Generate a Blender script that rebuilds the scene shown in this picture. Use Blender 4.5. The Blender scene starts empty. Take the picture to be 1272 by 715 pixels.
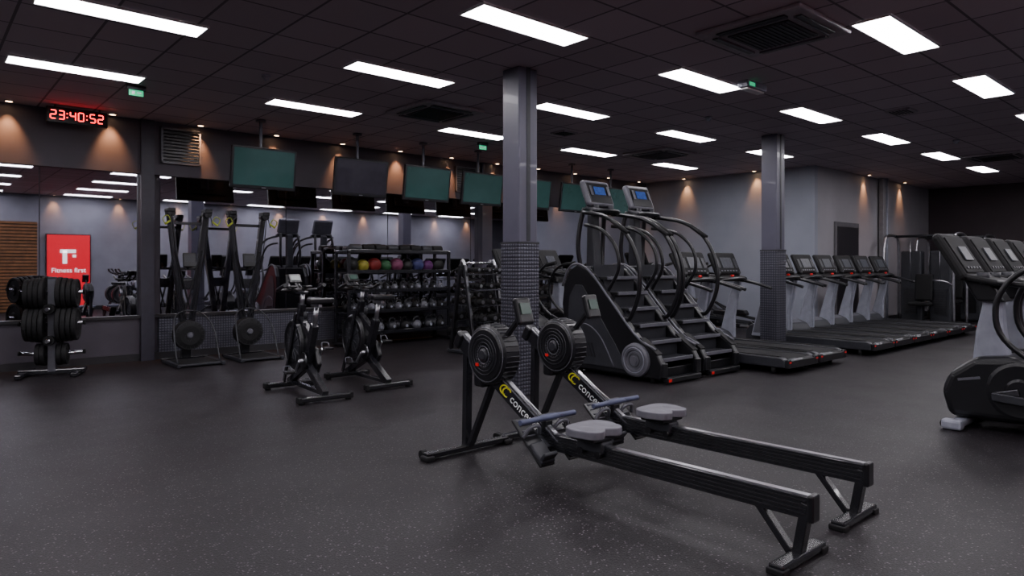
import bpy, bmesh, math, random
from mathutils import Matrix, Vector, Euler
random.seed(7)
D=bpy.data; C=bpy.context
H=3.4
# ------------------------------------------------------------------ materials
_m={}
def mat(name,col,rough=.5,metal=0.,emi=None,es=0.,var=.12,scale=12.,bump=0.,spec=.5,coat=0.):
    if name in _m: return _m[name]
    m=D.materials.new(name); m.use_nodes=True; nt=m.node_tree; b=nt.nodes['Principled BSDF']
    tc=nt.nodes.new('ShaderNodeTexCoord'); n=nt.nodes.new('ShaderNodeTexNoise')
    n.inputs['Scale'].default_value=scale; n.inputs['Detail'].default_value=4
    nt.links.new(tc.outputs['Object'],n.inputs['Vector'])
    r=nt.nodes.new('ShaderNodeValToRGB')
    a=[max(0,c*(1-var)) for c in col]; z=[min(1,c*(1+var)) for c in col]
    r.color_ramp.elements[0].position=.3; r.color_ramp.elements[1].position=.7
    r.color_ramp.elements[0].color=(*a,1); r.color_ramp.elements[1].color=(*z,1)
    nt.links.new(n.outputs['Fac'],r.inputs['Fac']); nt.links.new(r.outputs['Color'],b.inputs['Base Color'])
    b.inputs['Roughness'].default_value=rough; b.inputs['Metallic'].default_value=metal
    b.inputs['Specular IOR Level'].default_value=spec
    b.inputs['Coat Weight'].default_value=coat
    if emi:
        b.inputs['Emission Color'].default_value=(*emi,1); b.inputs['Emission Strength'].default_value=es
    if bump:
        bp=nt.nodes.new('ShaderNodeBump'); bp.inputs['Strength'].default_value=bump; bp.inputs['Distance'].default_value=.01
        nt.links.new(n.outputs['Fac'],bp.inputs['Height']); nt.links.new(bp.outputs['Normal'],b.inputs['Normal'])
    _m[name]=m; return m
BLK=mat('black_plastic',(.008,.008,.010),.32,spec=.45)
BLKM=mat('black_powdercoat',(.009,.009,.012),.27,.0,coat=.3)
RUB=mat('black_rubber',(.008,.008,.009),.7,spec=.3)
DG=mat('dark_grey_plastic',(.024,.025,.031),.45,spec=.4)
MG=mat('mid_grey_plastic',(.10,.10,.12),.4)
LG=mat('light_grey_paint',(.24,.25,.30),.38)
SIL=mat('silver_metal',(.45,.45,.48),.3,1.)
CHR=mat('chrome',(.5,.5,.53),.16,1.)
DST=mat('dark_steel',(.12,.12,.13),.3,1.)
SEAT=mat('grey_seat_foam',(.125,.122,.145),.6)
BLUEG=mat('blue_grey_grip',(.06,.07,.13),.55)
LCD=mat('lcd_green_grey',(.03,.055,.045),.25,emi=(.25,.45,.36),es=.04)
SCR=mat('console_screen_blue',(.01,.02,.05),.15,emi=(.10,.20,.75),es=.3,scale=40,var=.8)
SCRG=mat('console_screen_grey',(.035,.035,.045),.35,emi=(.5,.55,.65),es=.04,scale=30,var=.6,spec=.25)
RED=mat('red_plastic',(.5,.01,.012),.4,emi=(1,.02,.02),es=.12)
YEL=mat('yellow_plastic',(.65,.6,.03),.4)
YG=mat('yellow_green_handle',(.30,.36,.03),.4)
WHT=mat('white_print',(.7,.7,.7),.4)
# ------------------------------------------------------------------ mesh builder
def catmull(p,n=6,closed=False):
    p=[Vector(q) for q in p]; out=[]; L=len(p)
    rng=range(L if closed else L-1)
    for i in rng:
        p0=p[(i-1)%L] if (closed or i>0) else p[0]*2-p[1]
        p1=p[i]; p2=p[(i+1)%L]
        p3=p[(i+2)%L] if (closed or i+2<L) else p[-1]*2-p[-2]
        for k in range(n):
            t=k/n
            out.append(.5*((2*p1)+(p2-p0)*t+(2*p0-5*p1+4*p2-p3)*t*t+(3*p1-p0-3*p2+p3)*t**3))
    if not closed: out.append(p[-1])
    return out
class B:
    def __init__(s): s.V=[];s.F=[];s.M=[];s.S=[];s.mats=[]
    def mi(s,m):
        if m not in s.mats: s.mats.append(m)
        return s.mats.index(m)
    def raw(s,V,F,m,smooth=False):
        b=len(s.V); i=s.mi(m)
        s.V+= [tuple(v) for v in V]
        for k,f in enumerate(F):
            s.F.append([b+j for j in f]); s.M.append(i)
            s.S.append(smooth[k] if isinstance(smooth,list) else smooth)
    def frombm(s,bm,m,smooth=False):
        bm.verts.index_update()
        s.raw([v.co.copy() for v in bm.verts],[[v.index for v in f.verts] for f in bm.faces],m,smooth); bm.free()
    def box(s,c,d,m,rot=(0,0,0),bev=0.,seg=2):
        bm=bmesh.new()
        bmesh.ops.create_cube(bm,size=1,matrix=Matrix.Diagonal((*d,1)))
        if bev>0: bmesh.ops.bevel(bm,geom=bm.edges[:],offset=min(bev,min(d)*.49),segments=seg,affect='EDGES',profile=.5)
        bm.transform(Matrix.Translation(c)@Euler([math.radians(a) for a in rot]).to_matrix().to_4x4())
        s.frombm(bm,m)
    def beam(s,p1,p2,w,h,m,bev=.005):
        p1=Vector(p1);p2=Vector(p2);d=p2-p1;L=d.length;z=d.normalized()
        x=Vector((1,0,0))
        if abs(z.dot(x))>.95: x=Vector((0,1,0))
        y=z.cross(x).normalized(); x=y.cross(z)
        bm=bmesh.new(); bmesh.ops.create_cube(bm,size=1,matrix=Matrix.Diagonal((w,h,L,1)))
        if bev>0: bmesh.ops.bevel(bm,geom=bm.edges[:],offset=min(bev,min(w,h,L)*.49),segments=2,affect='EDGES',profile=.5)
        M=Matrix((x,y,z)).transposed().to_4x4(); M.translation=(p1+p2)/2
        bm.transform(M); s.frombm(bm,m)
    def cyl(s,p1,p2,r,m,r2=None,seg=20,cap=True):
        s.tube([p1,p2],r,m,seg=seg,sm=False,r2=r2,cap=cap)
    def tube(s,pts,r,m,seg=10,sm=True,closed=False,n=6,r2=None,cap=True):
        P=catmull(pts,n,closed) if sm and len(pts)>2 else [Vector(p) for p in pts]
        L=len(P); V=[];F=[];S=[]
        t0=(P[1]-P[0]).normalized(); a=Vector((0,0,1)) if abs(t0.z)<.9 else Vector((1,0,0))
        nrm=t0.cross(a).normalized()
        for i in range(L):
            if closed: t=(P[(i+1)%L]-P[i-1]).normalized()
            else: t=(P[min(i+1,L-1)]-P[max(i-1,0)]).normalized()
            nrm=(nrm-t*nrm.dot(t)).normalized(); bn=t.cross(nrm)
            rr=r if r2 is None else r+(r2-r)*i/(L-1)
            for k in range(seg):
                A=2*math.pi*k/seg; V.append(P[i]+(nrm*math.cos(A)+bn*math.sin(A))*rr)
        for i in range(L if closed else L-1):
            j=(i+1)%L
            for k in range(seg):
                k2=(k+1)%seg; F.append([i*seg+k,i*seg+k2,j*seg+k2,j*seg+k]); S.append(True)
        if cap and not closed:
            F.append(list(range(seg))[::-1]); S.append(False)
            F.append([(L-1)*seg+k for k in range(seg)]); S.append(False)
        s.raw(V,F,m,S)
    def lathe(s,c,axis,prof,m,seg=28):
        ax=Vector(axis).normalized(); a=Vector((0,0,1)) if abs(ax.z)<.9 else Vector((1,0,0))
        n1=ax.cross(a).normalized(); n2=ax.cross(n1); c=Vector(c); V=[];F=[]
        for o,r in prof:
            for k in range(seg):
                A=2*math.pi*k/seg; V.append(c+ax*o+(n1*math.cos(A)+n2*math.sin(A))*max(r,.0004))
        for i in range(len(prof)-1):
            for k in range(seg):
                k2=(k+1)%seg; F.append([i*seg+k,(i+1)*seg+k,(i+1)*seg+k2,i*seg+k2])
        F.append(list(range(seg))); F.append([(len(prof)-1)*seg+k for k in range(seg)][::-1])
        s.raw(V,F,m,False)
    def torus(s,c,axis,R,r,m,seg=32,ts=8):
        ax=Vector(axis).normalized(); a=Vector((0,0,1)) if abs(ax.z)<.9 else Vector((1,0,0))
        n1=ax.cross(a).normalized(); n2=ax.cross(n1); c=Vector(c)
        s.tube([c+(n1*math.cos(2*math.pi*k/seg)+n2*math.sin(2*math.pi*k/seg))*R for k in range(seg)],r,m,seg=ts,sm=False,closed=True)
    def prism(s,pts,x0,x1,m,bev=.0,plane='yz',seg=2):
        bm=bmesh.new()
        def mk(p,x): return {'yz':(x,p[0],p[1]),'xy':(p[0],p[1],x),'xz':(p[0],x,p[1])}[plane]
        vs=[bm.verts.new(mk(p,x0)) for p in pts]; ve=[bm.verts.new(mk(p,x1)) for p in pts]
        n=len(pts); bm.faces.new(vs[::-1]); bm.faces.new(ve)
        for i in range(n): bm.faces.new([vs[i],vs[(i+1)%n],ve[(i+1)%n],ve[i]])
        bmesh.ops.recalc_face_normals(bm,faces=bm.faces[:])
        if bev>0: bmesh.ops.bevel(bm,geom=bm.edges[:],offset=bev,segments=seg,affect='EDGES',profile=.5,clamp_overlap=True)
        s.frombm(bm,m)
    def sph(s,c,r,m,sc=(1,1,1),seg=18):
        bm=bmesh.new(); bmesh.ops.create_uvsphere(bm,u_segments=seg,v_segments=seg//2+2,radius=r)
        bm.transform(Matrix.Translation(c)@Matrix.Diagonal((*sc,1))); s.frombm(bm,m,True)
    def text(s,st,size,M,m,ext=.001,shear=0):
        cu=D.curves.new('t','FONT'); cu.body=st; cu.size=size; cu.extrude=ext; cu.align_x='CENTER'; cu.align_y='CENTER'; cu.shear=shear
        o=D.objects.new('t',cu); C.collection.objects.link(o); C.view_layer.update()
        me=D.meshes.new_from_object(o.evaluated_get(C.evaluated_depsgraph_get()))
        s.raw([M@v.co for v in me.vertices],[list(p.vertices) for p in me.polygons],m)
        D.objects.remove(o); D.curves.remove(cu); D.meshes.remove(me)
    def mesh(s,name):
        me=D.meshes.new(name); me.from_pydata(s.V,[],s.F)
        for m in s.mats: me.materials.append(m)
        me.polygons.foreach_set('material_index',s.M); me.polygons.foreach_set('use_smooth',s.S)
        me.update(); return me
    def obj(s,name,loc=(0,0,0),rz=0):
        return place(name,s.mesh(name),loc,rz)
def place(name,me,loc,rz=0,rx=0):
    o=D.objects.new(name,me); o.location=loc; o.rotation_euler=(math.radians(rx),0,math.radians(rz)); C.collection.objects.link(o); return o

# ------------------------------------------------------------------ surface materials
def floor_mat():
    m=D.materials.new('rubber_floor'); m.use_nodes=True; nt=m.node_tree; b=nt.nodes['Principled BSDF']
    tc=nt.nodes.new('ShaderNodeTexCoord')
    def noise(s,d,r): 
        n=nt.nodes.new('ShaderNodeTexNoise'); n.inputs['Scale'].default_value=s; n.inputs['Detail'].default_value=d; n.inputs['Roughness'].default_value=r
        nt.links.new(tc.outputs['Object'],n.inputs['Vector']); return n
    n=noise(95,2,.7); n2=noise(.9,5,.6)
    r=nt.nodes.new('ShaderNodeValToRGB'); e=r.color_ramp.elements
    e[0].position=.42; e[0].color=(.0068,.0056,.0068,1); e[1].position=.60; e[1].color=(.022,.0185,.022,1)
    # flecks: per-cell random value of a voronoi pattern, thresholded
    v=nt.nodes.new('ShaderNodeTexVoronoi'); v.inputs['Scale'].default_value=85; nt.links.new(tc.outputs['Object'],v.inputs['Vector'])
    sp=nt.nodes.new('ShaderNodeSeparateColor'); nt.links.new(v.outputs['Color'],sp.inputs[0])
    fr=nt.nodes.new('ShaderNodeValToRGB'); fr.color_ramp.elements[0].position=.86; fr.color_ramp.elements[1].position=.93
    fr.color_ramp.elements[0].color=(0,0,0,1); fr.color_ramp.elements[1].color=(1,1,1,1); nt.links.new(sp.outputs[0],fr.inputs['Fac'])
    dr=nt.nodes.new('ShaderNodeValToRGB'); dr.color_ramp.elements[0].position=.25; dr.color_ramp.elements[1].position=.5
    dr.color_ramp.elements[0].color=(1,1,1,1); dr.color_ramp.elements[1].color=(0,0,0,1); nt.links.new(v.outputs['Distance'],dr.inputs['Fac'])
    mu=nt.nodes.new('ShaderNodeMath'); mu.operation='MULTIPLY'; nt.links.new(fr.outputs['Color'],mu.inputs[0]); nt.links.new(dr.outputs['Color'],mu.inputs[1])
    fm=nt.nodes.new('ShaderNodeMix'); fm.data_type='RGBA'; nt.links.new(mu.outputs[0],fm.inputs['Factor'])
    nt.links.new(r.outputs['Color'],fm.inputs['A']); fm.inputs['B'].default_value=(.16,.14,.155,1)
    mx=nt.nodes.new('ShaderNodeMix'); mx.data_type='RGBA'; mx.blend_type='MULTIPLY'; mx.inputs['Factor'].default_value=.5
    r2=nt.nodes.new('ShaderNodeValToRGB'); r2.color_ramp.elements[0].position=.3;r2.color_ramp.elements[1].position=.7
    r2.color_ramp.elements[0].color=(.5,.5,.5,1)
    r3=nt.nodes.new('ShaderNodeMapRange'); r3.inputs['To Min'].default_value=.34; r3.inputs['To Max'].default_value=.56
    bp=nt.nodes.new('ShaderNodeBump'); bp.inputs['Strength'].default_value=.4; bp.inputs['Distance'].default_value=.004
    nt.links.new(n.outputs['Fac'],r.inputs['Fac']); nt.links.new(n2.outputs['Fac'],r2.inputs['Fac'])
    nt.links.new(fm.outputs['Result'],mx.inputs['A']); nt.links.new(r2.outputs['Color'],mx.inputs['B'])
    nt.links.new(mx.outputs['Result'],b.inputs['Base Color'])
    nt.links.new(n2.outputs['Fac'],r3.inputs['Value']); nt.links.new(r3.outputs['Result'],b.inputs['Roughness'])
    nt.links.new(n.outputs['Fac'],bp.inputs['Height']); nt.links.new(bp.outputs['Normal'],b.inputs['Normal'])
    b.inputs['Specular IOR Level'].default_value=.24
    return m
def ceil_mat():
    m=D.materials.new('ceiling_tiles'); m.use_nodes=True; nt=m.node_tree; b=nt.nodes['Principled BSDF']
    tc=nt.nodes.new('ShaderNodeTexCoord'); k=nt.nodes.new('ShaderNodeTexBrick')
    k.offset=0; k.squash=1; k.inputs['Scale'].default_value=1
    k.inputs['Brick Width'].default_value=.6; k.inputs['Row Height'].default_value=.6
    k.inputs['Mortar Size'].default_value=.012; k.inputs['Mortar Smooth'].default_value=.1
    k.inputs['Color1'].default_value=(.36,.30,.34,1); k.inputs['Color2'].default_value=(.44,.375,.42,1)
    k.inputs['Mortar'].default_value=(.11,.093,.11,1)
    n=nt.nodes.new('ShaderNodeTexNoise'); n.inputs['Scale'].default_value=120
    bp=nt.nodes.new('ShaderNodeBump'); bp.inputs['Strength'].default_value=.15; bp.inputs['Distance'].default_value=.003
    nt.links.new(tc.outputs['Object'],k.inputs['Vector']); nt.links.new(tc.outputs['Object'],n.inputs['Vector'])
    nt.links.new(k.outputs['Color'],b.inputs['Base Color']); nt.links.new(n.outputs['Fac'],bp.inputs['Height'])
    nt.links.new(bp.outputs['Normal'],b.inputs['Normal']); b.inputs['Roughness'].default_value=.7
    return m
def plate_mat():
    m=D.materials.new('checker_plate'); m.use_nodes=True; nt=m.node_tree; b=nt.nodes['Principled BSDF']
    tc=nt.nodes.new('ShaderNodeTexCoord'); sx=nt.nodes.new('ShaderNodeSeparateXYZ'); nt.links.new(tc.outputs['Object'],sx.inputs[0])
    def M(op,a,bb=None):
        q=nt.nodes.new('ShaderNodeMath'); q.operation=op
        for i,v in enumerate((a,bb)):
            if v is None: continue
            if isinstance(v,(int,float)): q.inputs[i].default_value=v
            else: nt.links.new(v,q.inputs[i])
        return q.outputs[0]
    h=M('ADD',sx.outputs[0],sx.outputs[1])
    a=M('MULTIPLY',h,2*math.pi/.075); c=M('MULTIPLY',sx.outputs[2],2*math.pi/.075)
    s1=M('SINE',a); s2=M('SINE',c); pr=M('MULTIPLY',s1,s2); ab=M('ABSOLUTE',pr)
    r=nt.nodes.new('ShaderNodeValToRGB'); r.color_ramp.elements[0].position=.35;r.color_ramp.elements[1].position=.6
    r.color_ramp.elements[0].color=(.06,.06,.078,1); r.color_ramp.elements[1].color=(.12,.12,.15,1)
    nt.links.new(ab,r.inputs['Fac']); nt.links.new(r.outputs['Color'],b.inputs['Base Color'])
    bp=nt.nodes.new('ShaderNodeBump'); bp.inputs['Distance'].default_value=.006; bp.inputs['Strength'].default_value=.7
    nt.links.new(ab,bp.inputs['Height']); nt.links.new(bp.outputs['Normal'],b.inputs['Normal'])
    b.inputs['Metallic'].default_value=.7; b.inputs['Roughness'].default_value=.4
    return m
FLR=floor_mat(); CEI=ceil_mat(); PLT=plate_mat()
WN=mat('wall_dark_purple_grey',(.060,.051,.067),.6,scale=3,var=.1,bump=.05)
WG=mat('wall_blue_grey',(.235,.25,.30),.55,scale=2,var=.06,bump=.05)
WS=mat('wall_warm_grey',(.27,.257,.28),.55,scale=2,var=.06,bump=.05)
WE=mat('wall_dark_maroon_grey',(.030,.019,.025),.6,scale=3,var=.1)
COL=mat('column_paint',(.070,.067,.098),.42,scale=4,var=.06,coat=.1)
MIR=mat('mirror_glass',(.58,.58,.64),.015,1.,var=.01)
BB=mat('baseboard_black',(.02,.02,.024),.4)
# ------------------------------------------------------------------ room
UW,UE,VS,VN=-5.,20.7,-2.5,10.8
def rbox(name,a,b_,m,bev=0):
    q=B(); c=[(a[i]+b_[i])/2 for i in range(3)]; d=[abs(b_[i]-a[i]) for i in range(3)]
    q.box((0,0,0),d,m,bev=bev); return q.obj(name,c)
q=B(); q.box((0,0,-.1),(UE-UW+.4,VN-VS+.4,.2),FLR); q.obj('floor',((UW+UE)/2,(VS+VN)/2,0))
q=B(); q.box((0,0,.1),(UE-UW+.4,VN-VS+.4,.2),CEI); q.obj('ceiling',((UW+UE)/2,(VS+VN)/2,H))
rbox('wall_north',(UW,VN,0),(UE,VN+.2,H),WN)
rbox('wall_south',(UW,VS-.2,0),(UE,VS,H),mat('wall_south_grey',(.23,.235,.28),.6,scale=2))
rbox('wall_west',(UW-.2,VS,0),(UW,VN,H),WN)
rbox('wall_east',(UE,VS,0),(UE+.2,VN,H),WE)
rbox('wall_back',(13.96,6.43,0),(14.1,VN,H),WG)
rbox('wall_return',(14.1,6.43,0),(UE,6.57,H),WS)
rbox('trim_1',(UW,VN-.10,2.64),(13.96,VN,H),WN)
rbox('trim_2',(UW,VN-.06,.0),(2.45,VN,.60),WN)
rbox('trim_3',(UW,VN-.10,.60),(13.96,VN,.64),BB)
rbox('trim_4',(2.7,VN-.06,.10),(13.96,VN,.60),PLT)
rbox('baseboard_north',(UW,VN-.075,0),(13.96,VN,.10),BB)
rbox('baseboard_back',(13.94,6.41,0),(13.96,VN-.1,.12),BB)
rbox('baseboard_return',(13.96,6.41,0),(UE,6.43,.12),BB)
rbox('baseboard_east',(UE-.02,VS,0),(UE,6.41,.12),BB)
rbox('baseboard_south',(UW,VS,0),(UE-.02,VS+.02,.12),BB)
edges=[-3.2,-1.2,1.28,2.45,2.72,4.6,6.5,8.4,10.2,12.0,13.9]
for i in range(len(edges)-1):
    if i==3: continue
    rbox('wall_mirror',(edges[i]+.006,VN-.03,.64),(edges[i+1]-.006,VN-.001,2.64),MIR)
rbox('wall_pilaster',(2.45,VN-.16,0),(2.62,VN,H-.001),mat('pilaster_dark',(.035,.034,.05),.45))
rbox('wall_pilaster',(8.6,VN-.16,0),(8.85,VN,H-.001),COL)
for cu,cv in ((4.83,5.35),(10.28,5.4)):
    q=B(); q.box((0,0,H/2),(.26,.26,H-.002),COL,bev=.012)
    q.box((0,0,.785),(.285,.285,1.57),PLT,bev=.004)
    q.box((0,0,1.58),(.29,.29,.02),BB)
    q.box((0,-.132,2.5),(.05,.006,1.8),DG)
    q.obj('structural_column',(cu,cv,0))
q=B(); q.box((0,0,1.14),(1.2,.04,2.28),mat('door_frame_grey',(.10,.095,.105),.5)); q.box((0,-.02,1.11),(1.04,.03,2.14),mat('door_dark',(.014,.012,.016),.4))
q.box((.42,-.05,1.05),(.03,.05,.22),SIL); q.obj('door_1',(15.45,6.405,0))
q=B(); q.box((0,0,H/2),(.18,.1,H-.004),mat('pipe_boxing_grey',(.20,.19,.205),.5),bev=.01); q.cyl((.2,-.02,0),(.2,-.02,H-.002),.035,LG); q.obj('trim_5',(17.3,6.35,0))
def vent(name,loc,w,h):
    q=B(); q.box((0,0,0),(w,.04,h),BLK,bev=.008)
    for sx in (-1,1): q.box((sx*(w/2-.012),-.02,0),(.024,.02,h),MG)
    for sz in (-1,1): q.box((0,-.02,sz*(h/2-.012)),(w,.02,.024),MG)
    n=int(h/.05)
    for i in range(n): q.box((0,-.026,-h/2+.05+i*(h-.1)/(n-1)),(w-.06,.02,.005),DG,rot=(35,0,0))
    q.obj(name,loc)
vent('wall_vent_grille',(2.98,VN-.125,3.07),.54,.52)
vent('wall_vent_grille',(8.2,VN-.125,3.02),.5,.5)
# ------------------------------------------------------------------ ceiling fittings
LED=mat('led_diffuser',(.9,.9,.9),.5,emi=(.985,.945,1.),es=25.,var=.01)
q=B(); fr=mat('light_frame_white',(.6,.6,.6),.5)
q.box((0,0,-.006),(1.2,.3,.012),LED)
for sx in (-1,1): q.box((sx*.606,0,-.008),(.014,.328,.018),fr)
for sy in (-1,1): q.box((0,sy*.157,-.008),(1.2,.014,.018),fr)
lm=q.mesh('ceiling_light_panel')
for i in range(9):
    for v in (-1.8,.2,2.3,4.3,6.3,8.37):
        u=-3.95+2.64*i
        if u>13.3 and v>6.0: continue
        if u>16 and v>5: continue
        place('ceiling_light_panel',lm,(u,v,H-.002))
q=B(); AC=mat('ac_panel_grey',(.28,.25,.275),.5)
q.box((0,0,-.02),(.95,.95,.04),AC,bev=.012)
q.box((0,0,-.045),(.55,.55,.02),DG,bev=.004)
for i in range(12): q.box((0,-.24+i*.0436,-.058),(.52,.012,.008),BLK)
for a in range(4):
    M=Euler((0,0,a*math.pi/2)).to_matrix()
    c=M@Vector((0,.38,-.045)); q.box(c,(.62,.05,.014) if a%2==0 else (.05,.62,.014),BLK,bev=.003)
    c=M@Vector((0,.345,-.05)); q.box(c,(.62,.012,.02) if a%2==0 else (.012,.62,.02),MG)
am=q.mesh('air_conditioning_cassette')
for u,v in ((5.67,2.98),(5.25,7.5),(10.3,7.6),(15.3,3.6)): place('air_conditioning_cassette',am,(u,v,H-.001))
q=B(); q.box((0,0,-.01),(.3,.3,.02),AC); 
for i in range(6): q.box((0,-.1+i*.04,-.024),(.26,.01,.012),BLK)
vm=q.mesh('ceiling_vent'); place('ceiling_vent',vm,(9.9,3.4,H)); place('ceiling_vent',vm,(7.6,7.4,H))
GRN=mat('exit_sign_green',(.0,.3,.12),.4,emi=(.03,.8,.35),es=.6)
q=B(); q.box((0,0,-.03),(.2,.06,.05),DG,bev=.008); q.box((0,0,-.085),(.15,.012,.07),GRN,bev=.003)
q.box((-.03,-.008,-.085),(.03,.004,.035),WHT); q.box((.03,-.008,-.085),(.045,.004,.013),WHT)
em=q.mesh('exit_sign')
for u,v in ((1.95,8.7),(7.2,8.9)): place('exit_sign',em,(u,v,H))
q=B(); q.box((0,0,-.035),(.42,.13,.08),LG,bev=.012); q.box((0,0,-.085),(.36,.09,.02),WHT,bev=.005); q.box((-.12,-.066,-.04),(.12,.004,.04),GRN); q.box((0,0,-.0),(.3,.08,.012),LG)
q.obj('exit_sign_bulkhead',(7.15,4.0,H-.001))
q=B(); q.cyl((0,0,0),(0,0,-.03),.05,LG); q.sph((0,0,-.03),.035,LG); sm=q.mesh('smoke_detector')
for u,v in ((12.9,3.6),(8.3,5.3),(2.9,7.3)): place('smoke_detector',sm,(u,v,H))
WARM=mat('downlight_lamp',(.9,.7,.5),.4,emi=(1,.62,.34),es=22.)
q=B(); q.torus((0,0,-.004),(0,0,1),.045,.009,LG); q.cyl((0,0,-.008),(0,0,0),.038,WARM); dm=q.mesh('downlight')
dl=[]
for k in range(13): dl.append((-.2+1.14*k,VN-.24,0,1,105))
for v in (9.5,7.7): dl.append((13.83,v,1,0,45))
for u in (16.4,18.6): dl.append((u,6.30,0,1,48))
for k in range(11): dl.append((1.5+1.7*k,VS+.15,0,-1,60))
for i,(u,v,dx,dy,e) in enumerate(dl):
    place('downlight',dm,(u,v,H))
    L=D.lights.new('downlight_spot','SPOT'); L.energy=e; L.color=(1,.45,.18); L.spot_size=math.radians(60); L.spot_blend=.95; L.shadow_soft_size=.03
    o=D.objects.new('downlight_spot',L); o.location=(u,v,H-.03)
    o.rotation_euler=Vector((dx*.28,dy*.28,-1)).to_track_quat('-Z','Y').to_euler(); C.collection.objects.link(o)
# ------------------------------------------------------------------ TVs
def tv(name,loc,scr):
    q=B(); q.box((0,0,0),(.92,.05,.58),BLK,bev=.012); q.box((0,.045,0),(.6,.06,.36),BLK,bev=.02)
    q.box((0,-.0265,.008),(.85,.004,.50),scr); q.box((0,-.03,-.268),(.06,.004,.012),SIL)
    q.box((0,.09,.0),(.2,.05,.2),DG)
    zt=(H-loc[2])
    o=q.obj(name,loc); o.rotation_euler[0]=math.radians(8)
    p=B(); p.cyl((0,.115,-.1),(0,.115,zt),.022,MG); p.cyl((0,.115,zt-.03),(0,.115,zt),.07,MG)
    p.box((0,.09,0),(.12,.06,.12),DG)
    c=p.obj('mount_pole',(0,0,0)); c.parent=o; c.matrix_parent_inverse=Euler((-math.radians(8),0,0)).to_matrix().to_4x4()
TS=mat('tv_screen_teal',(.012,.027,.028),.06,emi=(.10,.25,.23),es=.11,scale=1.5,var=.5)
TD=mat('tv_screen_dim_purple',(.02,.018,.025),.05,emi=(.2,.18,.24),es=.05)  # dark purple screen with a slight emission
for i,u in enumerate((3.74,5.26,6.49,7.67,8.9,10.1,11.3)):
    tv('television',(u,9.5,2.70),TD if i==1 else TS)
# clock
q=B(); q.box((0,0,0),(.68,.07,.20),BLK,bev=.006)
LR=mat('clock_led_red',(.6,.02,.02),.4,emi=(1,.012,.02),es=7.)
seg={'2':'abged','3':'abgcd','4':'fgbc','0':'abcdef','5':'afgcd'}
def digit(q,ch,x):
    w,h=.058,.105
    S={'a':((0,h/2),(w,.014)),'g':((0,0),(w,.014)),'d':((0,-h/2),(w,.014)),'b':((w/2,h/4),(.014,h/2)),'c':((w/2,-h/4),(.014,h/2)),'f':((-w/2,h/4),(.014,h/2)),'e':((-w/2,-h/4),(.014,h/2))}
    for k in seg[ch]:
        c,d=S[k]; q.box((x+c[0],-.037,c[1]),(d[0]*.86,.004,d[1]*.86),LR)
for ch,x in zip('234052',(-.27,-.18,-.055,.035,.165,.255)): digit(q,ch,x)
for x in (-.118,.10):
    for z in (-.025,.025): q.box((x,-.037,z),(.013,.004,.013),LR)
for x in (-.25,.25): q.cyl((x,0,.1),(x,0,.128),.01,DG)
q.obj('digital_wall_clock',(1.65,10.42,3.27))

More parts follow.
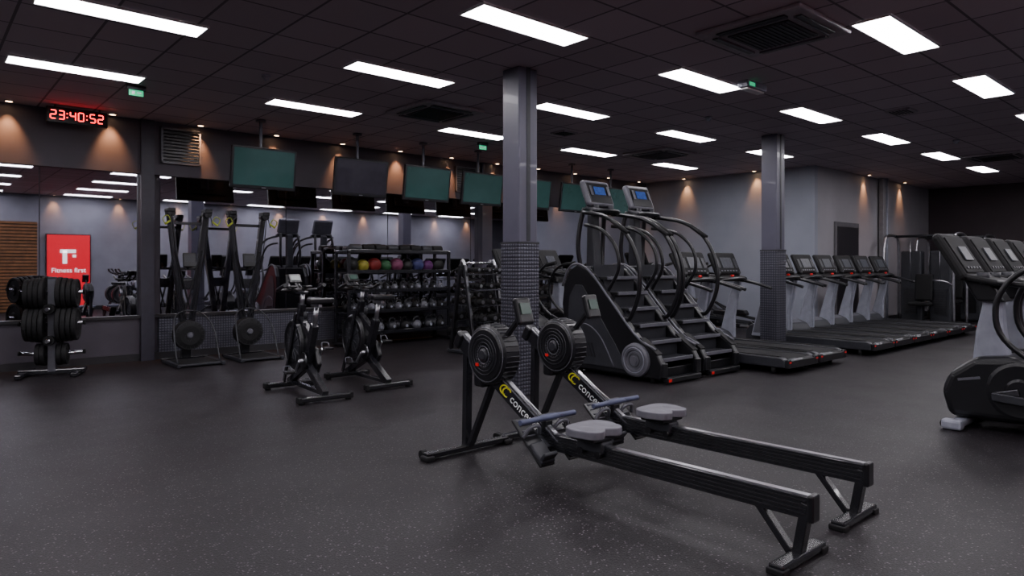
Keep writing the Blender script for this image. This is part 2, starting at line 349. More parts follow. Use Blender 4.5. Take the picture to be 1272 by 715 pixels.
# ------------------------------------------------------------------ rowing machine
def rower():
    q=B()
    q.prism([(-1.30,.210),(-1.30,.312),(.52,.290),(.52,.190)],-.026,.026,BLKM,bev=.003)
    q.prism([(-1.29,.312),(-1.29,.318),(.5,.297),(.5,.290)],-.018,.018,SIL)
    for k,z in enumerate((.232,.252,.272,.292)):
        for sx in (-1,1): q.beam((sx*.0275,-1.28,z),(sx*.0275,.5,z-.020),.004,.006,DST,bev=0)
    q.box((0,-1.305,.262),(.075,.03,.125),BLK,bev=.01)
    q.beam((0,-1.28,.28),(0,-1.235,.03),.055,.045,BLKM); q.beam((0,-1.04,.225),(0,-1.2,.04),.05,.032,BLKM)
    q.box((0,-1.235,.028),(.42,.07,.038),BLKM,bev=.008)
    for sx in (-1,1): q.box((sx*.19,-1.235,.014),(.06,.085,.028),RUB,bev=.006)
    pts=[]
    for i in range(40):
        a=2*math.pi*i/40; cx,cy=math.cos(a),math.sin(a)
        x=.165*math.copysign(abs(cx)**.6,cx); y=.135*math.copysign(abs(cy)**.65,cy)
        if cy<0: y+= .05*math.exp(-(x/.045)**2)
        pts.append((x*(1-.08*(cy<0)),y))
    q.prism(pts,.352,.400,SEAT,bev=.012,plane='xy',seg=3)
    for sx in (-1,1): q.sph((sx*.085,-.02,.392),.07,SEAT,sc=(1,1.25,.18))
    q.box((0,0,.338),(.22,.18,.022),BLK,bev=.006); q.box((0,0,.29),(.10,.2,.07),DG,bev=.01)
    for sy in (-.07,.07):
        for sx in (-.045,.045): q.cyl((sx-.012,sy,.25),(sx+.012,sy,.25),.022,BLK)
    a=Vector((0,.30,.215)); b=Vector((0,1.27,.80)); d=(b-a).normalized(); nn=Vector((0,-d.z,d.y))
    q.beam(a,b,.056,.115,BLKM,bev=.008)
    q.beam(a+nn*.059,b+nn*.059,.03,.008,SIL,bev=0)
    for sx in (-1,1):
        q.beam(a+nn*.049+Vector((sx*.029,0,0)),b+nn*.049+Vector((sx*.029,0,0)),.003,.008,MG,bev=0)
        X=d if sx>0 else -d; Y=nn; Z=X.cross(Y)
        M=Matrix((X,Y,Z)).transposed().to_4x4(); M.translation=a+d*.36+Vector((sx*.0295,0,0))+X*.03
        q.text('concept2',.085,M,WHT,shear=.1)
        M2=M.copy(); M2.translation=M.translation-X*.225; q.text('C',.11,M2,YEL,shear=.3); M2.translation=M.translation-X*.255; q.text('C',.11,M2,YEL,shear=.3)
    q.box((0,.42,.235),(.12,.16,.06),DG,rot=(31,0,0),bev=.01)
    for k in range(4): q.cyl((-.065,.36+k*.045,.20+k*.027),(.065,.36+k*.045,.20+k*.027),.009,SIL,seg=10)
    for sx in (-1,1):
        q.box((sx*.125,.40,.25),(.125,.36,.020),BLK,rot=(42,0,0),bev=.008)
        q.box((sx*.125,.315,.20),(.115,.15,.025),DG,rot=(42,0,0),bev=.01)
        q.box((sx*.125,.265,.18),(.11,.025,.09),DG,rot=(42,0,0),bev=.008)
        q.tube([(sx*.06,.41,.29),(sx*.09,.385,.345),(sx*.16,.385,.345),(sx*.195,.41,.285)],.013,MG,seg=6)
        for k in range(4): q.cyl((sx*.085,.42+k*.03,.284+k*.027),(sx*.165,.42+k*.03,.284+k*.027),.005,MG,seg=6)
    c=Vector((0,.93,.735))
    q.lathe(c,(1,0,0),[(-.085,.05),(-.09,.10),(-.085,.17),(-.06,.205),(.06,.205),(.085,.17),(.09,.10),(.085,.05)],BLK,seg=36)
    for R in (.06,.085,.11,.135,.16,.185):
        for sx in (-1,1): q.torus(c+Vector((sx*(.091 if R<.15 else .08 if R<.17 else .074),0,0)),(1,0,0),R,.0035,MG if R in(.185,.06) else DG,seg=36,ts=6)
    for k in range(24):
        A=2*math.pi*k/24; e=Vector((0,math.cos(A),math.sin(A)))
        for sx in (-1,1): q.cyl(c+e*.06+Vector((sx*.091,0,0)),c+e*.185+Vector((sx*.076,0,0)),.0028,DG,seg=5)
    q.lathe(c,(1,0,0),[(-.105,.0),(-.105,.03),(-.095,.045),(.095,.045),(.105,.03),(.105,0)],DG,seg=24)
    for k in range(36):
        A=2*math.pi*k/36; e=Vector((0,math.cos(A),math.sin(A)))
        q.cyl(c+e*.207-Vector((.055,0,0)),c+e*.207+Vector((.055,0,0)),.004,DG,seg=5)
    q.box((-.098,.99,.665),(.006,.03,.02),RED); q.box((.0,1.02,.56),(.14,.10,.12),BLK,bev=.02)
    q.box((0,1.29,.805),(.09,.07,.12),BLK,rot=(31,0,0),bev=.015)
    q.beam((.0,.80,.86),(.0,.66,1.00),.035,.028,BLK); q.beam((0,.86,.73),(0,.80,.87),.04,.03,BLK)
    q.box((.0,.625,1.045),(.13,.045,.18),BLK,rot=(-18,0,0),bev=.015); q.box((.0,.601,1.065),(.085,.004,.075),LCD,rot=(-18,0,0))
    for k in range(4): q.box((-.045+k*.03,.615,.985),(.018,.008,.014),MG,rot=(-18,0,0))
    q.beam((0,1.22,.74),(0,1.235,.04),.055,.05,BLKM); q.beam((0,.92,.56),(0,1.19,.05),.05,.035,BLKM)
    q.box((0,1.22,.035),(.74,.062,.04),BLKM,bev=.008)
    for sx in (-1,1):
        q.box((sx*.355,1.21,.018),(.07,.09,.035),RUB,bev=.01); q.cyl((sx*.33,1.275,.032),(sx*.37,1.275,.032),.03,RUB)
    q.cyl((-.24,.39,.385),(.24,.39,.385),.017,BLUEG,seg=14)
    q.tube([(-.24,.39,.385),(-.13,.385,.387),(0,.405,.387),(.13,.385,.387),(.24,.39,.385)],.0175,BLUEG)
    q.box((0,.42,.385),(.05,.07,.022),BLK,bev=.006); q.tube([(0,.44,.385),(0,.88,.62)],.006,SIL,seg=6)
    q.box((0,.40,.335),(.07,.035,.07),BLK,bev=.008)
    return q.mesh('rowing_machine')
rm=rower()
place('rowing_machine',rm,(3.04,2.71,0)); place('rowing_machine',rm,(3.75,2.75,0))

# ------------------------------------------------------------------ stair climber
def climber():
    q=B(); W=.39
    side=[(-.76,.06),(-.78,.22),(-.70,.36),(-.45,.50),(-.1,.86),(.16,1.14),(.34,1.30),(.52,1.36),(.66,1.28),(.75,1.08),(.78,.85),(.72,.5),(.66,.2),(.6,.06)]
    for sx in (-1,1):
        x0,x1=sorted((sx*(W-.09),sx*W))
        q.prism(side,x0,x1,BLK,bev=.018,seg=3)
        xx0,xx1=sorted((sx*W,sx*(W+.012)))
        q.prism([(-.30,.12),(-.12,.40),(.2,.82),(.42,1.10),(.54,1.10),(.64,.95),(.66,.7),(.6,.3),(.5,.12)],xx0,xx1,DG,bev=.008)
        P=[(sx*(W+.004),-.70,.39),(sx*(W+.004),-.42,.53),(sx*(W+.004),-.08,.88),(sx*(W+.004),.18,1.16),(sx*(W+.004),.36,1.315),(sx*(W+.004),.53,1.365),(sx*(W+.004),.67,1.29),(sx*(W+.004),.765,1.08)]
        q.tube(P,.014,MG,seg=8)
        q.lathe((sx*W,-.42,.25),(sx,0,0),[(0,.2),(.03,.195),(.045,.17),(.045,.12),(.03,.11),(.03,.05),(.05,.045),(.05,0)],MG,seg=36)
        q.lathe((sx*W,-.42,.25),(sx,0,0),[(.03,.105),(.036,.10),(.036,.055)],MG,seg=36)
        q.torus((sx*(W+.046),-.42,.25),(1,0,0),.145,.005,LG); q.torus((sx*(W+.038),-.42,.25),(1,0,0),.075,.006,DG)
        q.tube([(sx*(W+.014),-.1,.14),(sx*(W+.014),.12,.48),(sx*(W+.014),.36,.62),(sx*(W+.014),.60,.55)],.008,MG,seg=6)
        for k in range(7): q.beam((sx*(W+.013),.2+k*.045,.22),(sx*(W+.013),.26+k*.045,.40),.006,.012,BLK,bev=0)
        q.box((sx*(W-.04),-.6,.42),(.10,.30,.02),RUB,rot=(35,0,0),bev=.004)
        rail=[(sx*.27,.52,2.02),(sx*.33,.36,2.0),(sx*.37,.05,1.93),(sx*.385,-.25,1.74),(sx*.385,-.44,1.40),(sx*.385,-.46,1.05),(sx*.375,-.33,.74),(sx*.36,-.22,.70)]
        q.tube(rail,.026,BLK,seg=12)
        rail2=[(sx*.25,.50,1.86),(sx*.33,.34,1.84),(sx*.36,.1,1.76),(sx*.37,-.1,1.56),(sx*.37,-.14,1.30),(sx*.365,.02,1.04)]
        q.tube(rail2,.022,BLK,seg=10)
        q.tube([(sx*.2,.62,1.28),(sx*.24,.64,1.6),(sx*.22,.6,1.95),(sx*.2,.56,2.08)],.03,BLK)
        q.cyl((sx*.385,-.30,1.72),(sx*.385,-.06,1.88),.029,RUB)
        q.box((sx*.33,-.765,.16),(.1,.05,.16),BLK,bev=.01)
    n=6
    for k in range(n):
        y=-.66+k*.165; z=.26+k*.185
        q.box((0,y+.05,z),(.58,.24,.03),RUB,bev=.004)
        q.box((0,y-.065,z+.004),(.58,.022,.04),MG,bev=.004)
        q.box((0,y+.16,z+.09),(.58,.014,.16),DG)
        for j in range(5): q.box((0,y+j*.035-.02,z+.018),(.54,.008,.006),DG)
    q.box((0,.62,.75),(.6,.1,1.1),BLK,bev=.04); q.box((0,-.05,.1),(.62,1.3,.14),BLK,bev=.01)
    q.box((0,.5,1.28),(.6,.28,.12),DG,bev=.03)
    for sx in (-1,1):
        for y in (-.6,.55): q.cyl((sx*.3,y,0),(sx*.3,y,.06),.035,RUB)
    q.box((0,-.79,.05),(.66,.08,.06),BLK,bev=.012); q.box((-.3,-.835,.05),(.05,.006,.03),RED)
    q.prism([(.5,1.3),(.66,1.3),(.64,2.05),(.55,2.08)],-.07,.07,DG,bev=.02)
    q.box((0,.53,2.27),(.50,.09,.36),MG,rot=(-22,0,0),bev=.04,seg=3)
    q.box((0,.485,2.28),(.42,.012,.28),BLK,rot=(-22,0,0),bev=.01); q.box((0,.481,2.31),(.20,.008,.11),SCR,rot=(-22,0,0))
    for k in range(5): q.box((-.14+k*.07,.452,2.20),(.035,.008,.018),LG,rot=(-22,0,0))
    for sx in (-1,1): q.box((sx*.165,.476,2.31),(.04,.008,.13),MG,rot=(-22,0,0))
    q.box((0,.43,2.06),(.5,.2,.05),DG,rot=(15,0,0),bev=.02)
    q.tube([(-.27,.42,2.02),(-.15,.3,2.04),(0,.27,2.04),(.15,.3,2.04),(.27,.42,2.02)],.019,BLK)
    q.cyl((.14,.42,2.0),(.14,.42,2.12),.04,DG); q.cyl((-.14,.42,2.0),(-.14,.42,2.12),.04,DG)
    return q.mesh('stair_climber')
cm=climber()
place('stair_climber',cm,(6.72,5.42,0)); place('stair_climber',cm,(7.58,5.42,0))

# ------------------------------------------------------------------ treadmill
def treadmill():
    q=B()
    q.box((0,-.12,.165),(.56,1.78,.05),RUB,bev=.01); q.box((0,-.1,.11),(.66,1.75,.07),BLK)
    for sx in (-1,1):
        q.prism([(-1.02,.08),(-1.02,.17),(-.96,.205),(.65,.215),(.72,.08)],*sorted((sx*.29,sx*.40)),DG,bev=.014)
        q.box((sx*.345,-.15,.217),(.06,1.55,.008),RUB,bev=.002)
        q.box((sx*.36,-1.04,.13),(.09,.05,.11),BLK,bev=.015); q.box((sx*.36,-1.068,.15),(.05,.004,.02),RED)
        q.prism([(.62,.16),(.90,.16),(.80,.55),(.64,1.10),(.52,1.12),(.62,.55)],*sorted((sx*.335,sx*.405)),LG,bev=.018,seg=3)
        q.prism([(.66,.22),(.86,.22),(.77,.55),(.70,.8),(.655,.8),(.68,.55)],*sorted((sx*.405,sx*.410)),MG,bev=.002)
        q.tube([(sx*.36,.58,1.12),(sx*.37,.40,1.10),(sx*.37,.15,1.04),(sx*.37,.02,1.0)],.024,BLK,seg=10)
        q.cyl((sx*.36,-.85,0),(sx*.36,-.85,.09),.03,RUB); q.cyl((sx*.36,.9,0),(sx*.36,.9,.09),.03,RUB)
    q.cyl((-.30,-1.0,.14),(.30,-1.0,.14),.045,DST)
    q.box((0,-1.05,.12),(.66,.03,.09),BLK,bev=.01)
    q.prism([(.60,.08),(.60,.21),(.68,.31),(.80,.36),(.96,.35),(1.04,.24),(1.05,.08)],-.335,.335,DG,bev=.03,seg=3)
    q.prism([(.70,.325),(.80,.368),(.93,.36),(.93,.34),(.80,.34)],-.2,.2,MG,bev=.004)
    q.box((0,.55,1.16),(.80,.26,.07),RUB,rot=(12,0,0),bev=.03)
    q.tube([(-.36,.45,1.12),(-.2,.36,1.14),(0,.34,1.15),(.2,.36,1.14),(.36,.45,1.12)],.02,BLK)
    q.box((0,.585,1.37),(.68,.06,.36),RUB,rot=(-24,0,0),bev=.03,seg=3)
    q.box((0,.553,1.375),(.60,.01,.29),RUB,rot=(-24,0,0),bev=.006)
    q.box((0,.545,1.385),(.30,.008,.17),SCRG,rot=(-24,0,0)); 
    for sx in (-1,1): q.box((sx*.24,.546,1.38),(.08,.008,.16),DG,rot=(-24,0,0),bev=.003)
    for k in range(6): q.box((-.2+k*.08,.50,1.265),(.045,.008,.018),MG,rot=(-24,0,0))
    q.box((0,.445,1.19),(.06,.03,.03),RED,bev=.008)
    for sx in (-1,1): q.cyl((sx*.27,.53,1.18),(sx*.27,.53,1.25),.045,BLK)
    return q.mesh('treadmill')
tm=treadmill()
for u in (8.47,9.33,11.08,11.92,12.76,13.60,14.44,15.28): place('treadmill',tm,(u,5.1,0))

# ------------------------------------------------------------------ cross trainer
def cross():
    q=B()   # front of machine at +y
    q.prism([(1.08,.09),(1.14,.3),(1.08,.46),(.90,.60),(.62,.63),(.3,.50),(0,.28),(-.05,.10)],-.2,.2,BLK,bev=.06,seg=4)
    for sx in (-1,1):
        q.lathe((sx*.2,.58,.36),(sx,0,0),[(0,.23),(.025,.225),(.035,.20),(.03,.1),(.05,.08),(.05,0)],BLK,seg=36)
        q.torus((sx*.225,.58,.36),(1,0,0),.20,.006,DG)
        q.box((sx*.203,.93,.42),(.004,.16,.02),MG,rot=(-12,0,0))
        q.beam((sx*.26,.58,.36),(sx*.26,.58-.17*sx,.36+.05*sx),.03,.05,DST)
        q.beam((sx*.28,.58-.17*sx,.36+.05*sx),(sx*.26,-.80,.20),.05,.06,DG)
        q.prism([(-.42,.30),(-.42,.34),(-.38,.40),(.0,.42),(.03,.37),(.0,.33)],*sorted((sx*.19,sx*.34)),BLK,bev=.012)
        q.cyl((sx*.26,-.80,.17),(sx*.30,-.80,.17),.045,BLK)
        q.tube([(sx*.30,.1,.38),(sx*.31,.62,.72),(sx*.31,.72,1.0),(sx*.30,.62,1.24),(sx*.27,.42,1.36),(sx*.24,.22,1.38)],.022,BLK)
        q.cyl((sx*.275,.44,1.352),(sx*.24,.2,1.385),.029,RUB)
        q.beam((sx*.28,-.1,.36),(sx*.30,.35,.55),.03,.04,DG)
        q.box((sx*.24,-.85,.12),(.07,.6,.05),SIL,bev=.01)
    q.box((0,1.0,.05),(.62,.10,.06),LG,bev=.02); q.box((0,-1.12,.05),(.66,.10,.06),LG,bev=.02)
    for sx in (-1,1): q.box((sx*.29,1.02,.045),(.10,.15,.08),LG,bev=.02); q.cyl((sx*.25,1.08,.04),(sx*.29,1.08,.04),.035,RUB)
    q.box((0,-.5,.10),(.14,1.3,.08),BLK,bev=.01)
    q.prism([(.68,.55),(.95,.50),(.92,.8),(.86,1.10),(.74,1.10),(.72,.8)],-.07,.07,LG,bev=.028,seg=3)
    q.prism([(.70,1.05),(.90,1.05),(1.0,1.24),(.84,1.28)],-.12,.12,BLK,bev=.02)
    q.box((0,1.06,1.42),(.54,.08,.44),RUB,rot=(-30,0,0),bev=.04,seg=3); q.box((0,1.017,1.435),(.46,.012,.34),RUB,rot=(-30,0,0),bev=.004)
    q.box((0,1.006,1.45),(.20,.008,.13),SCRG,rot=(-30,0,0))
    for k in range(5): q.box((-.16+k*.08,.945,1.33),(.045,.008,.018),DG,rot=(-30,0,0))
    q.box((0,.84,1.23),(.50,.26,.05),RUB,rot=(12,0,0),bev=.02)
    for sx in (-1,1):
        q.tube([(sx*.2,.85,1.22),(sx*.24,.62,1.20),(sx*.22,.40,1.17),(sx*.21,.28,1.15)],.022,BLK)
        q.cyl((sx*.16,.84,1.22),(sx*.16,.84,1.29),.045,DG)
    return q.mesh('cross_trainer')
xm=cross()
for k in range(9): place('cross_trainer',xm,(6.72+.72*k,.80,0))
for u,v,r in ((12.5,9.0,90),(12.9,7.9,0),(7.40,7.42,0),(8.4,7.5,0)): place('cross_trainer',xm,(u,v,0),r)

# ------------------------------------------------------------------ exercise bikes
def bike():
    q=B()
    for y in (-.50,.50):
        q.box((0,y,.045),(.56,.07,.05),BLKM,bev=.012)
        for sx in (-1,1): q.cyl((sx*.24,y,0),(sx*.24,y,.03),.03,RUB); q.box((sx*.265,y,.045),(.04,.08,.06),RUB,bev=.01)
    for sx in (-1,1): q.cyl((sx*.2,.56,.04),(sx*.235,.56,.04),.035,RUB)
    q.beam((0,-.50,.07),(0,-.02,.32),.065,.08,BLKM); q.beam((0,.50,.07),(0,-.02,.30),.065,.07,BLKM)
    q.beam((0,-.5,.08),(0,.5,.08),.05,.04,BLKM)
    c=Vector((0,.27,.50))
    q.lathe(c,(1,0,0),[(-.045,.20),(-.055,.255),(-.03,.275),(.03,.275),(.055,.255),(.045,.20),(.03,.05),(-.03,.05)],BLK,seg=40)
    q.lathe(c,(1,0,0),[(-.055,.0),(-.055,.05),(-.04,.19),(.04,.19),(.055,.05),(.055,0)],DG,seg=32)
    for sx in (-1,1):
        q.torus(c+Vector((sx*.055,0,0)),(1,0,0),.245,.006,DST); q.torus(c+Vector((sx*.044,0,0)),(1,0,0),.15,.004,MG)
        for k in range(12):
            A=k*math.pi/6; e=Vector((0,math.cos(A),math.sin(A))); q.cyl(c+e*.05+Vector((sx*.055,0,0)),c+e*.2+Vector((sx*.046,0,0)),.005,DG,seg=6)
        q.beam((sx*.072,.48,.08),(sx*.072,.27,.50),.02,.05,BLKM); q.beam((sx*.072,.27,.5),(sx*.06,.16,.84),.02,.055,BLKM)
    q.prism([(-.2,.33),(-.12,.22),(.05,.24),(.32,.42),(.32,.55),(.22,.58),(-.12,.48)],.04,.095,BLK,bev=.02)
    q.lathe((.085,-.05,.36),(1,0,0),[(0,.11),(.012,.105),(.012,.0)],DG)
    q.lathe((-.05,-.05,.36),(-1,0,0),[(0,.09),(.012,.085),(.012,.0)],DST)
    for sx in (-1,1):
        e=Vector((0,-.12*sx,.125*sx)); b0=Vector((sx*.10,-.05,.36)); q.beam(b0,b0+e,.018,.03,SIL); q.cyl(b0,b0-Vector((sx*.1,0,0)),.02,SIL)
        q.box(b0+e+Vector((sx*.06,0,0)),(.09,.10,.025),BLK,bev=.006); q.tube([b0+e+Vector((sx*.02,.05,0)),b0+e+Vector((sx*.03,.08,.05)),b0+e+Vector((sx*.09,.08,.05)),b0+e+Vector((sx*.10,.05,0))],.006,MG,seg=6)
    q.beam((0,-.05,.36),(0,-.22,.74),.065,.09,BLKM); q.beam((0,-.16,.60),(0,.18,.78),.06,.08,BLKM); q.beam((0,.22,.66),(0,.13,.94),.06,.085,BLKM)
    q.cyl((0,-.21,.70),(0,-.27,.93),.024,SIL); q.box((0,-.27,.94),(.04,.2,.03),SIL,bev=.005)
    q.prism([(-.13,-.42),(.13,-.42),(.14,-.36),(.07,-.24),(.03,-.10),(.02,-.05),(-.02,-.05),(-.03,-.10),(-.07,-.24),(-.14,-.36)],.965,1.02,BLK,bev=.016,plane='xy',seg=3)
    q.cyl((0,.14,.9),(0,.11,1.05),.024,SIL); q.box((0,.14,1.06),(.05,.26,.035),BLKM,bev=.008)
    q.tube([(-.21,.05,1.14),(-.22,.2,1.10),(-.20,.26,1.08),(0,.24,1.08),(.20,.26,1.08),(.22,.2,1.10),(.21,.05,1.14)],.02,BLK)
    for sx in (-1,1): q.tube([(sx*.06,.2,1.08),(sx*.06,.32,1.10),(sx*.055,.42,1.16),(sx*.05,.45,1.24)],.018,BLK); q.box((sx*.08,.2,1.12),(.08,.12,.02),BLK,bev=.008)
    q.beam((0,.26,1.08),(0,.34,1.17),.03,.02,BLK); q.box((0,.35,1.20),(.14,.03,.11),BLK,rot=(-35,0,0),bev=.012); q.box((0,.334,1.21),(.10,.004,.06),LCD,rot=(-35,0,0))
    q.cyl((0,.03,.78),(0,.03,.86),.02,DG)
    return q.mesh('exercise_bike')
bm_=bike()
place('exercise_bike',bm_,(3.12,6.78,0),-4); place('exercise_bike',bm_,(3.94,6.98,0),-2)

# ------------------------------------------------------------------ ski machine
def ski():
    q=B()
    q.box((0,-.18,.03),(.56,.62,.03),DG,bev=.01); q.box((0,-.2,.048),(.48,.5,.008),RUB,bev=.002)
    for sx in (-1,1): q.box((sx*.28,-.15,.03),(.05,.76,.045),DG,bev=.008)
    q.box((0,.22,.04),(.62,.06,.05),BLKM,bev=.008)
    q.beam((0,.20,.05),(0,.14,.55),.12,.08,BLKM)
    c=Vector((0,.06,.38))
    q.lathe(c,(0,1,0),[(-.09,.0),(-.09,.13),(-.07,.20),(.05,.205),(.08,.17),(.08,.05)],RUB,seg=36)
    for R in (.14,.19): q.torus(c+Vector((0,-.082 if R<.15 else -.07,0)),(0,1,0),R,.005,DG)
    q.lathe(c,(0,1,0),[(-.108,0),(-.108,.03),(-.09,.045),(-.05,.045)],MG)
    for k in range(20):
        A=2*math.pi*k/20; e=Vector((math.cos(A),0,math.sin(A))); q.cyl(c+e*.05+Vector((0,-.092,0)),c+e*.19+Vector((0,-.078,0)),.0025,BLK,seg=5)
    q.tube([(-.27,-.4,.05),(-.26,-.2,.45),(-.18,-.0,.66),(0,.05,.72),(.18,-.0,.66),(.26,-.2,.45),(.27,-.4,.05)],.010,DG,n=8)
    for sx in (-1,1):
        q.beam((sx*.05,.12,.50),(sx*.235,.10,2.06),.075,.07,BLKM); q.beam((sx*.17,.06,1.55),(-sx*.03,.09,.72),.02,.03,BLK)
        q.cyl((sx*.235,-.03,2.06),(sx*.235,.13,2.06),.05,BLK); q.box((sx*.24,.05,2.1),(.10,.2,.06),BLK,bev=.015)
        q.tube([(sx*.24,-.04,2.05),(sx*.20,-.03,1.6),(sx*.09,.03,.85),(sx*.04,.04,.6)],.007,BLK,seg=6)
        q.tube([(sx*.26,-.05,2.03),(sx*.275,-.09,1.9)],.006,DG,seg=6)
        q.cyl((sx*.275,-.09,1.95),(sx*.34,-.10,1.90),.014,YG); q.tube([(sx*.34,-.10,1.90),(sx*.37,-.11,1.98),(sx*.31,-.11,2.02),(sx*.27,-.09,1.95)],.006,YG,seg=6)
    q.box((0,.11,1.93),(.44,.03,.04),BLKM,bev=.006); q.box((0,.11,1.08),(.22,.04,.14),BLKM,bev=.01)
    q.box((0,.02,1.42),(.17,.04,.20),BLK,rot=(-8,0,0),bev=.015); q.box((0,-.003,1.44),(.12,.004,.09),DG,rot=(-8,0,0)); q.beam((0,.1,1.30),(0,.03,1.38),.03,.03,BLK); q.box((0,.11,1.30),(.28,.03,.04),BLKM,bev=.006)
    return q.mesh('ski_machine')
sk=ski()
place('ski_machine',sk,(2.92,10.05,0)); place('ski_machine',sk,(3.74,10.05,0))

# ------------------------------------------------------------------ weight plate tree
def plate(q,c,ax,R,t,m=RUB):
    q.lathe(c,ax,[(-t/2,.03),(-t/2,R*.35),(-t*.3,R*.42),(-t*.3,R*.78),(-t/2,R*.84),(-t/2,R*.97),(-t*.3,R),(t*.3,R),(t/2,R*.97),(t/2,R*.84),(t*.3,R*.78),(t*.3,R*.42),(t/2,R*.35),(t/2,.03)],m,seg=32)
    q.torus(c,ax,.032,.010,SIL,seg=16,ts=6)
q=B()
q.box((0,0,.05),(.7,.08,.06),BLKM,bev=.01)
for sx in (-1,1): q.box((sx*.28,0,.035),(.07,.62,.05),BLKM,bev=.01)
q.box((0,0,.62),(.085,.085,1.14),MG,bev=.008); q.box((0,0,1.19),(.09,.09,.03),DG,bev=.01)
for z,R,n in ((1.0,.20,4),(.62,.225,4),(.26,.14,2)):
    for sx in (-1,1):
        q.cyl((0,0,z),(sx*.34,0,z+.02),.024,CHR); q.cyl((sx*.335,0,z+.02),(sx*.35,0,z+.021),.028,RUB)
        for k in range(n): plate(q,Vector((sx*(.085+k*.055),0,z+.004)),(1,0,0),R-(.008*k),.048)
for z in (.82,.44):
    q.cyl((0,-.26,z),(0,.26,z),.022,CHR)
    for sy in (-1,1):
        for k in range(2): plate(q,Vector((0,sy*(.12+k*.05),z)),(0,1,0),.06,.04)
q.obj('weight_plate_tree',(1.32,10.0,0),rz=-20)

# ------------------------------------------------------------------ ball & kettlebell rack
def shelfrack(L,levels,Hh,depth):
    q=B()
    for sx in (-1,1):
        for sy in (-1,1): q.box((sx*L/2,sy*(depth/2-.03),Hh/2),(.05,.05,Hh),BLKM,bev=.006)
        q.box((sx*L/2,0,Hh-.03),(.05,depth,.05),BLKM,bev=.006); q.box((sx*L/2,0,.04),(.07,depth+.08,.05),BLKM,bev=.008)
    for z in levels:
        q.box((0,0,z),(L,depth-.04,.022),BLKM); q.box((0,-depth/2+.02,z+.02),(L,.02,.06),BLKM,bev=.004); q.box((0,depth/2-.02,z+.03),(L,.02,.08),BLKM,bev=.004)
    return q
RU,RV=6.37,10.32
q=shelfrack(2.0,(.20,.56,.90,1.22,1.56),1.60,.5); q.obj('storage_rack',(RU,RV,0))
q=B()
cols=[(.01,.01,.01),(.22,.19,.02),(.15,.012,.012),(.02,.08,.03),(.15,.035,.08),(.012,.012,.012),(.035,.04,.12),(.09,.02,.10),(.012,.012,.012)]
for k in range(9):
    m=mat('ball_%d'%k,cols[k],.6,spec=.3); r=.105 if k%2 else .12
    q.sph((-.87+k*.217,-.05,1.235+r),r,m,seg=24); q.torus((-.87+k*.217,-.05,1.235+r),(.3,.5,1),r,.003,BLK)
q.obj('medicine_balls',(RU,RV,0))
q=B()
for z,s in ((.575,1.),(.215,1.25),(.915,.85)):
    n=int(11/s)
    for k in range(n):
        for yy in (-.12,.1):
            x=-.88+k*1.76/(n-1); r=.068*s
            m=(DG,RUB,MG)[(k+int(yy>0))%3]
            q.sph((x,yy,z+r*.98),r,m,seg=16); q.tube([(x-r*.55,yy,z+r*1.5),(x-r*.7,yy,z+r*2.1),(x-r*.3,yy,z+r*2.6),(x+r*.3,yy,z+r*2.6),(x+r*.7,yy,z+r*2.1),(x+r*.55,yy,z+r*1.5)],r*.18,DST if m is MG else m,seg=7,n=3)
            q.cyl((x,yy-r*1.0,z+r),(x,yy-r*.93,z+r),r*.3,LG,seg=12)
q.obj('kettlebells',(RU,RV,0))
q=B()
for k in range(8):
    x=-.82+k*.234
    q.lathe((x,-.1,.064),(1,0,0),[(-.1,.02),(-.1,.055),(-.09,.062),(.09,.062),(.1,.055),(.1,.02)],RUB if k%3 else DG,seg=18)
    h=.08+.03*(k%3); q.box((x,.1,.002+h/2),(.18,.18,h),DG,bev=.02,rot=(0,0,k*4))
q.obj('sandbags',(RU,RV,1.572))

# ------------------------------------------------------------------ dumbbell racks
def dumbbell(q,c,L,r,ax=(0,1,0)):
    c=Vector(c); a=Vector(ax)
    q.cyl(c-a*L*.5,c+a*L*.5,.016,CHR,seg=10)
    for s in (-1,1):
        q.lathe(c+a*s*(L*.5-.03),ax,[(-.05,.02),(-.05,r*.9),(-.04,r),(.04,r),(.05,r*.9),(.05,.02)],RUB,seg=14)
        q.cyl(c+a*s*(L*.5+.0205),c+a*s*(L*.5+.023),r*.6,SIL,seg=14)
def dbrack(L):
    q=B()
    for sx in (-1,0,1):
        q.beam((sx*L*.47,-.26,.05),(sx*L*.47,.20,1.18),.06,.08,DG); q.beam((sx*L*.47,.22,.05),(sx*L*.47,.20,1.1),.05,.05,DG); q.box((sx*L*.47,-.02,.03),(.08,.62,.05),DG,bev=.01)
    for k,(y,z) in enumerate(((-.20,.36),(-.06,.70),(.08,1.04))):
        q.box((0,y-.09,z+.02),(L,.06,.02),SIL,rot=(15,0,0)); q.box((0,y+.09,z+.065),(L,.06,.02),SIL,rot=(15,0,0))
        n=int(L/(.20-.02*k))
        for i in range(n):
            dumbbell(q,(-L/2+.12+i*(L-.24)/(n-1),y,z+.135),.26,.075-.008*k,ax=Vector((0,1,.24)).normalized())
    return q
r1=dbrack(2.6).mesh('dumbbell_rack')
for u in (9.0,11.9): place('dumbbell_rack',r1,(u,10.2,0))
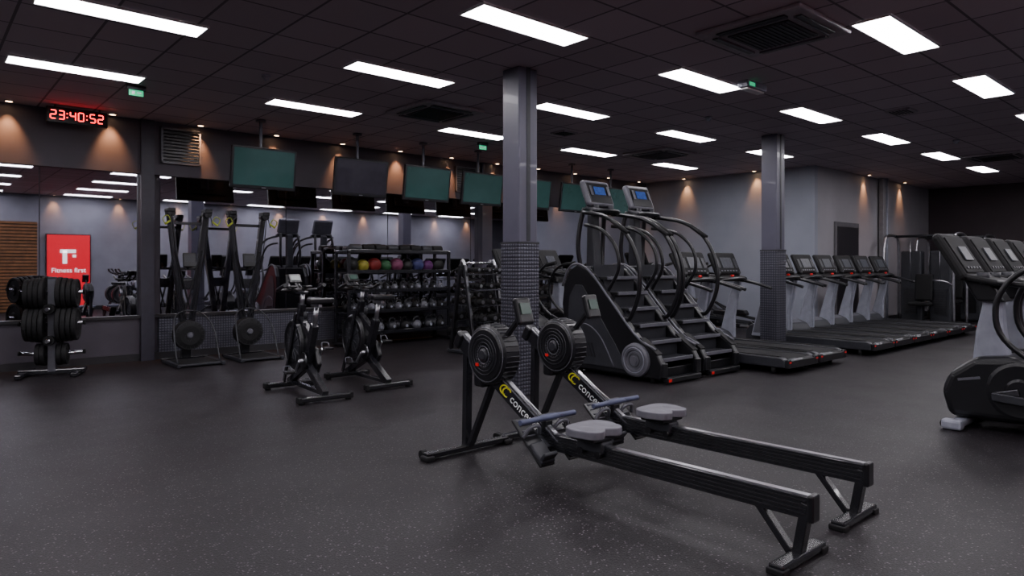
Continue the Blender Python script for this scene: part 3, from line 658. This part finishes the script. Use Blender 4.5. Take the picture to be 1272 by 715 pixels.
def astand():
    q=B()
    for sx in (-1,1):
        for sy in (-1,1): q.beam((sx*.3,sy*.3,.03),(sx*.3,sy*.05,1.35),.05,.05,DST)
        q.box((sx*.3,0,.03),(.07,.7,.05),DG,bev=.01); q.tube([(sx*.3,-.05,1.33),(sx*.3,0,1.42),(sx*.3,.05,1.33)],.025,SIL)
    for k in range(5):
        z=.25+k*.24; y=.3-.19*z/1.0+.06
        for sy in (-1,1):
            q.box((0,sy*y,z),(.62,.08,.02),CHR); 
            for j in range(3): dumbbell(q,(-.2+j*.2,sy*(y+.02),z+.065),.22,.06-.006*k)
    q.cyl((-.3,0,1.38),(.3,0,1.38),.02,CHR)
    return q.mesh('dumbbell_stand')
am2=astand()
place('dumbbell_stand',am2,(6.62,8.3,0)); place('dumbbell_stand',am2,(7.95,9.25,0))
def bench():
    q=B()
    q.box((0,-.35,.44),(.3,.35,.07),BLK,bev=.03); q.box((0,.22,.62),(.3,.78,.07),BLK,rot=(28,0,0),bev=.03)
    q.beam((0,-.6,.10),(0,.6,.10),.08,.06,MG); q.beam((0,-.35,.1),(0,-.3,.42),.07,.06,MG); q.beam((0,.5,.1),(0,.25,.6),.06,.05,MG)
    for y in (-.6,.6): q.box((0,y,.035),(.5,.07,.07),MG,bev=.01)
    return q.mesh('weight_bench')
be=bench(); place('weight_bench',be,(9.4,8.2,0),8); place('weight_bench',be,(10.6,8.2,0),-10)

# ------------------------------------------------------------------ cable / multi gym stations (far right)
def cable():
    q=B()
    for sx in (-1,1):
        x=sx*.7
        q.tube([(x,-.45,.03),(x,-.47,1.2),(x,-.42,1.85),(x,-.25,2.02),(x,.25,2.02),(x,.42,1.85),(x,.45,1.2),(x,.45,.03)],.032,SIL,n=6,seg=12)
        q.box((x,0,.03),(.1,1.0,.05),DG,bev=.01)
        q.tube([(x,-.46,.9),(x*.8,-.6,1.0),(x*.5,-.62,1.02)],.02,SIL)
    q.cyl((-.7,.2,2.02),(.7,.2,2.02),.03,DG)
    for sx in (-1,1):
        q.box((sx*.3,.15,.85),(.44,.24,1.65),DG,bev=.04)
        for k in range(12): q.box((sx*.3,.02,.25+k*.05),(.26,.02,.042),DST)
        q.cyl((sx*.3,0,.9),(sx*.3,0,1.9),.006,SIL,seg=6)
    q.box((0,-.3,.48),(.4,.4,.08),RUB,bev=.03); q.box((0,-.05,.85),(.36,.08,.6),RUB,rot=(-8,0,0),bev=.03); q.beam((0,-.3,.03),(0,-.3,.45),.08,.08,DG)
    return q.mesh('cable_weight_machine')
cb=cable()
for u,v,r in ((17.3,5.45,-90),(18.9,5.3,-90)): place('cable_weight_machine',cb,(u,v,0),r)
# ------------------------------------------------------------------ things on the south side (seen in the mirror)
q=B(); SG=mat('sign_red_lightbox',(.35,.002,.01),.5,emi=(1,.006,.03),es=.95,var=.03); SW=mat('sign_white',(.8,.8,.8),.4,emi=(1,1,1),es=1.6)
q.box((0,0,0),(1.14,.08,2.26),BLK,bev=.01); q.box((0,.042,0),(1.08,.004,2.2),SG)
M=Matrix.Translation((0,.047,.05))@Matrix(((1,0,0,0),(0,0,1,0),(0,1,0,0),(0,0,0,1)))
q.text('Fitness first',.19,M,SW)
q.box((-.02,.047,.62),(.40,.006,.10),SW); q.box((-.1,.047,.45),(.11,.006,.40),SW); q.box((.14,.047,.48),(.09,.006,.08),SW)
q.obj('red_lightbox_sign',(3.57,VS+.06,1.14))
WD=mat('oak_slats_warm_glow',(.20,.085,.03),.5,scale=6,var=.3,emi=(1,.5,.18),es=.02)  # faint warm emission in the wood stands in for light on the slats
q=B(); q.box((0,0,0),(1.6,.03,2.6),mat('oak_backing',(.04,.02,.01),.6))
for i in range(28): q.box((0,.03,-1.25+i*.093),(1.6,.03,.06),WD,bev=.004)
q.obj('wood_slat_panel',(2.0,VS+.035,1.3))
q=B(); q.box((0,0,.5),(1.8,.5,1.0),mat('desk_cream',(.5,.45,.35),.4),bev=.02); q.box((0,0,1.03),(1.95,.62,.05),BLK,bev=.01)
q.obj('reception_desk',(.6,VS+.75,0))
place('exercise_bike',bm_,(4.9,-1.6,0),90); place('exercise_bike',bm_,(4.9,-.7,0),90)
# ------------------------------------------------------------------ camera / world
cam=D.cameras.new('camera'); cam.sensor_width=36; cam.lens=36*850/1272; cam.shift_y=-(357.5-329)/1272; cam.clip_start=.05
co=D.objects.new('camera',cam); co.location=(0,0,1.35); co.rotation_euler=(math.pi/2,0,-math.atan2(.6615,.75)); C.collection.objects.link(co)
C.scene.camera=co
w=D.worlds.new('world'); C.scene.world=w; w.use_nodes=True; w.node_tree.nodes['Background'].inputs[0].default_value=(.02,.02,.025,1); w.node_tree.nodes['Background'].inputs[1].default_value=.3
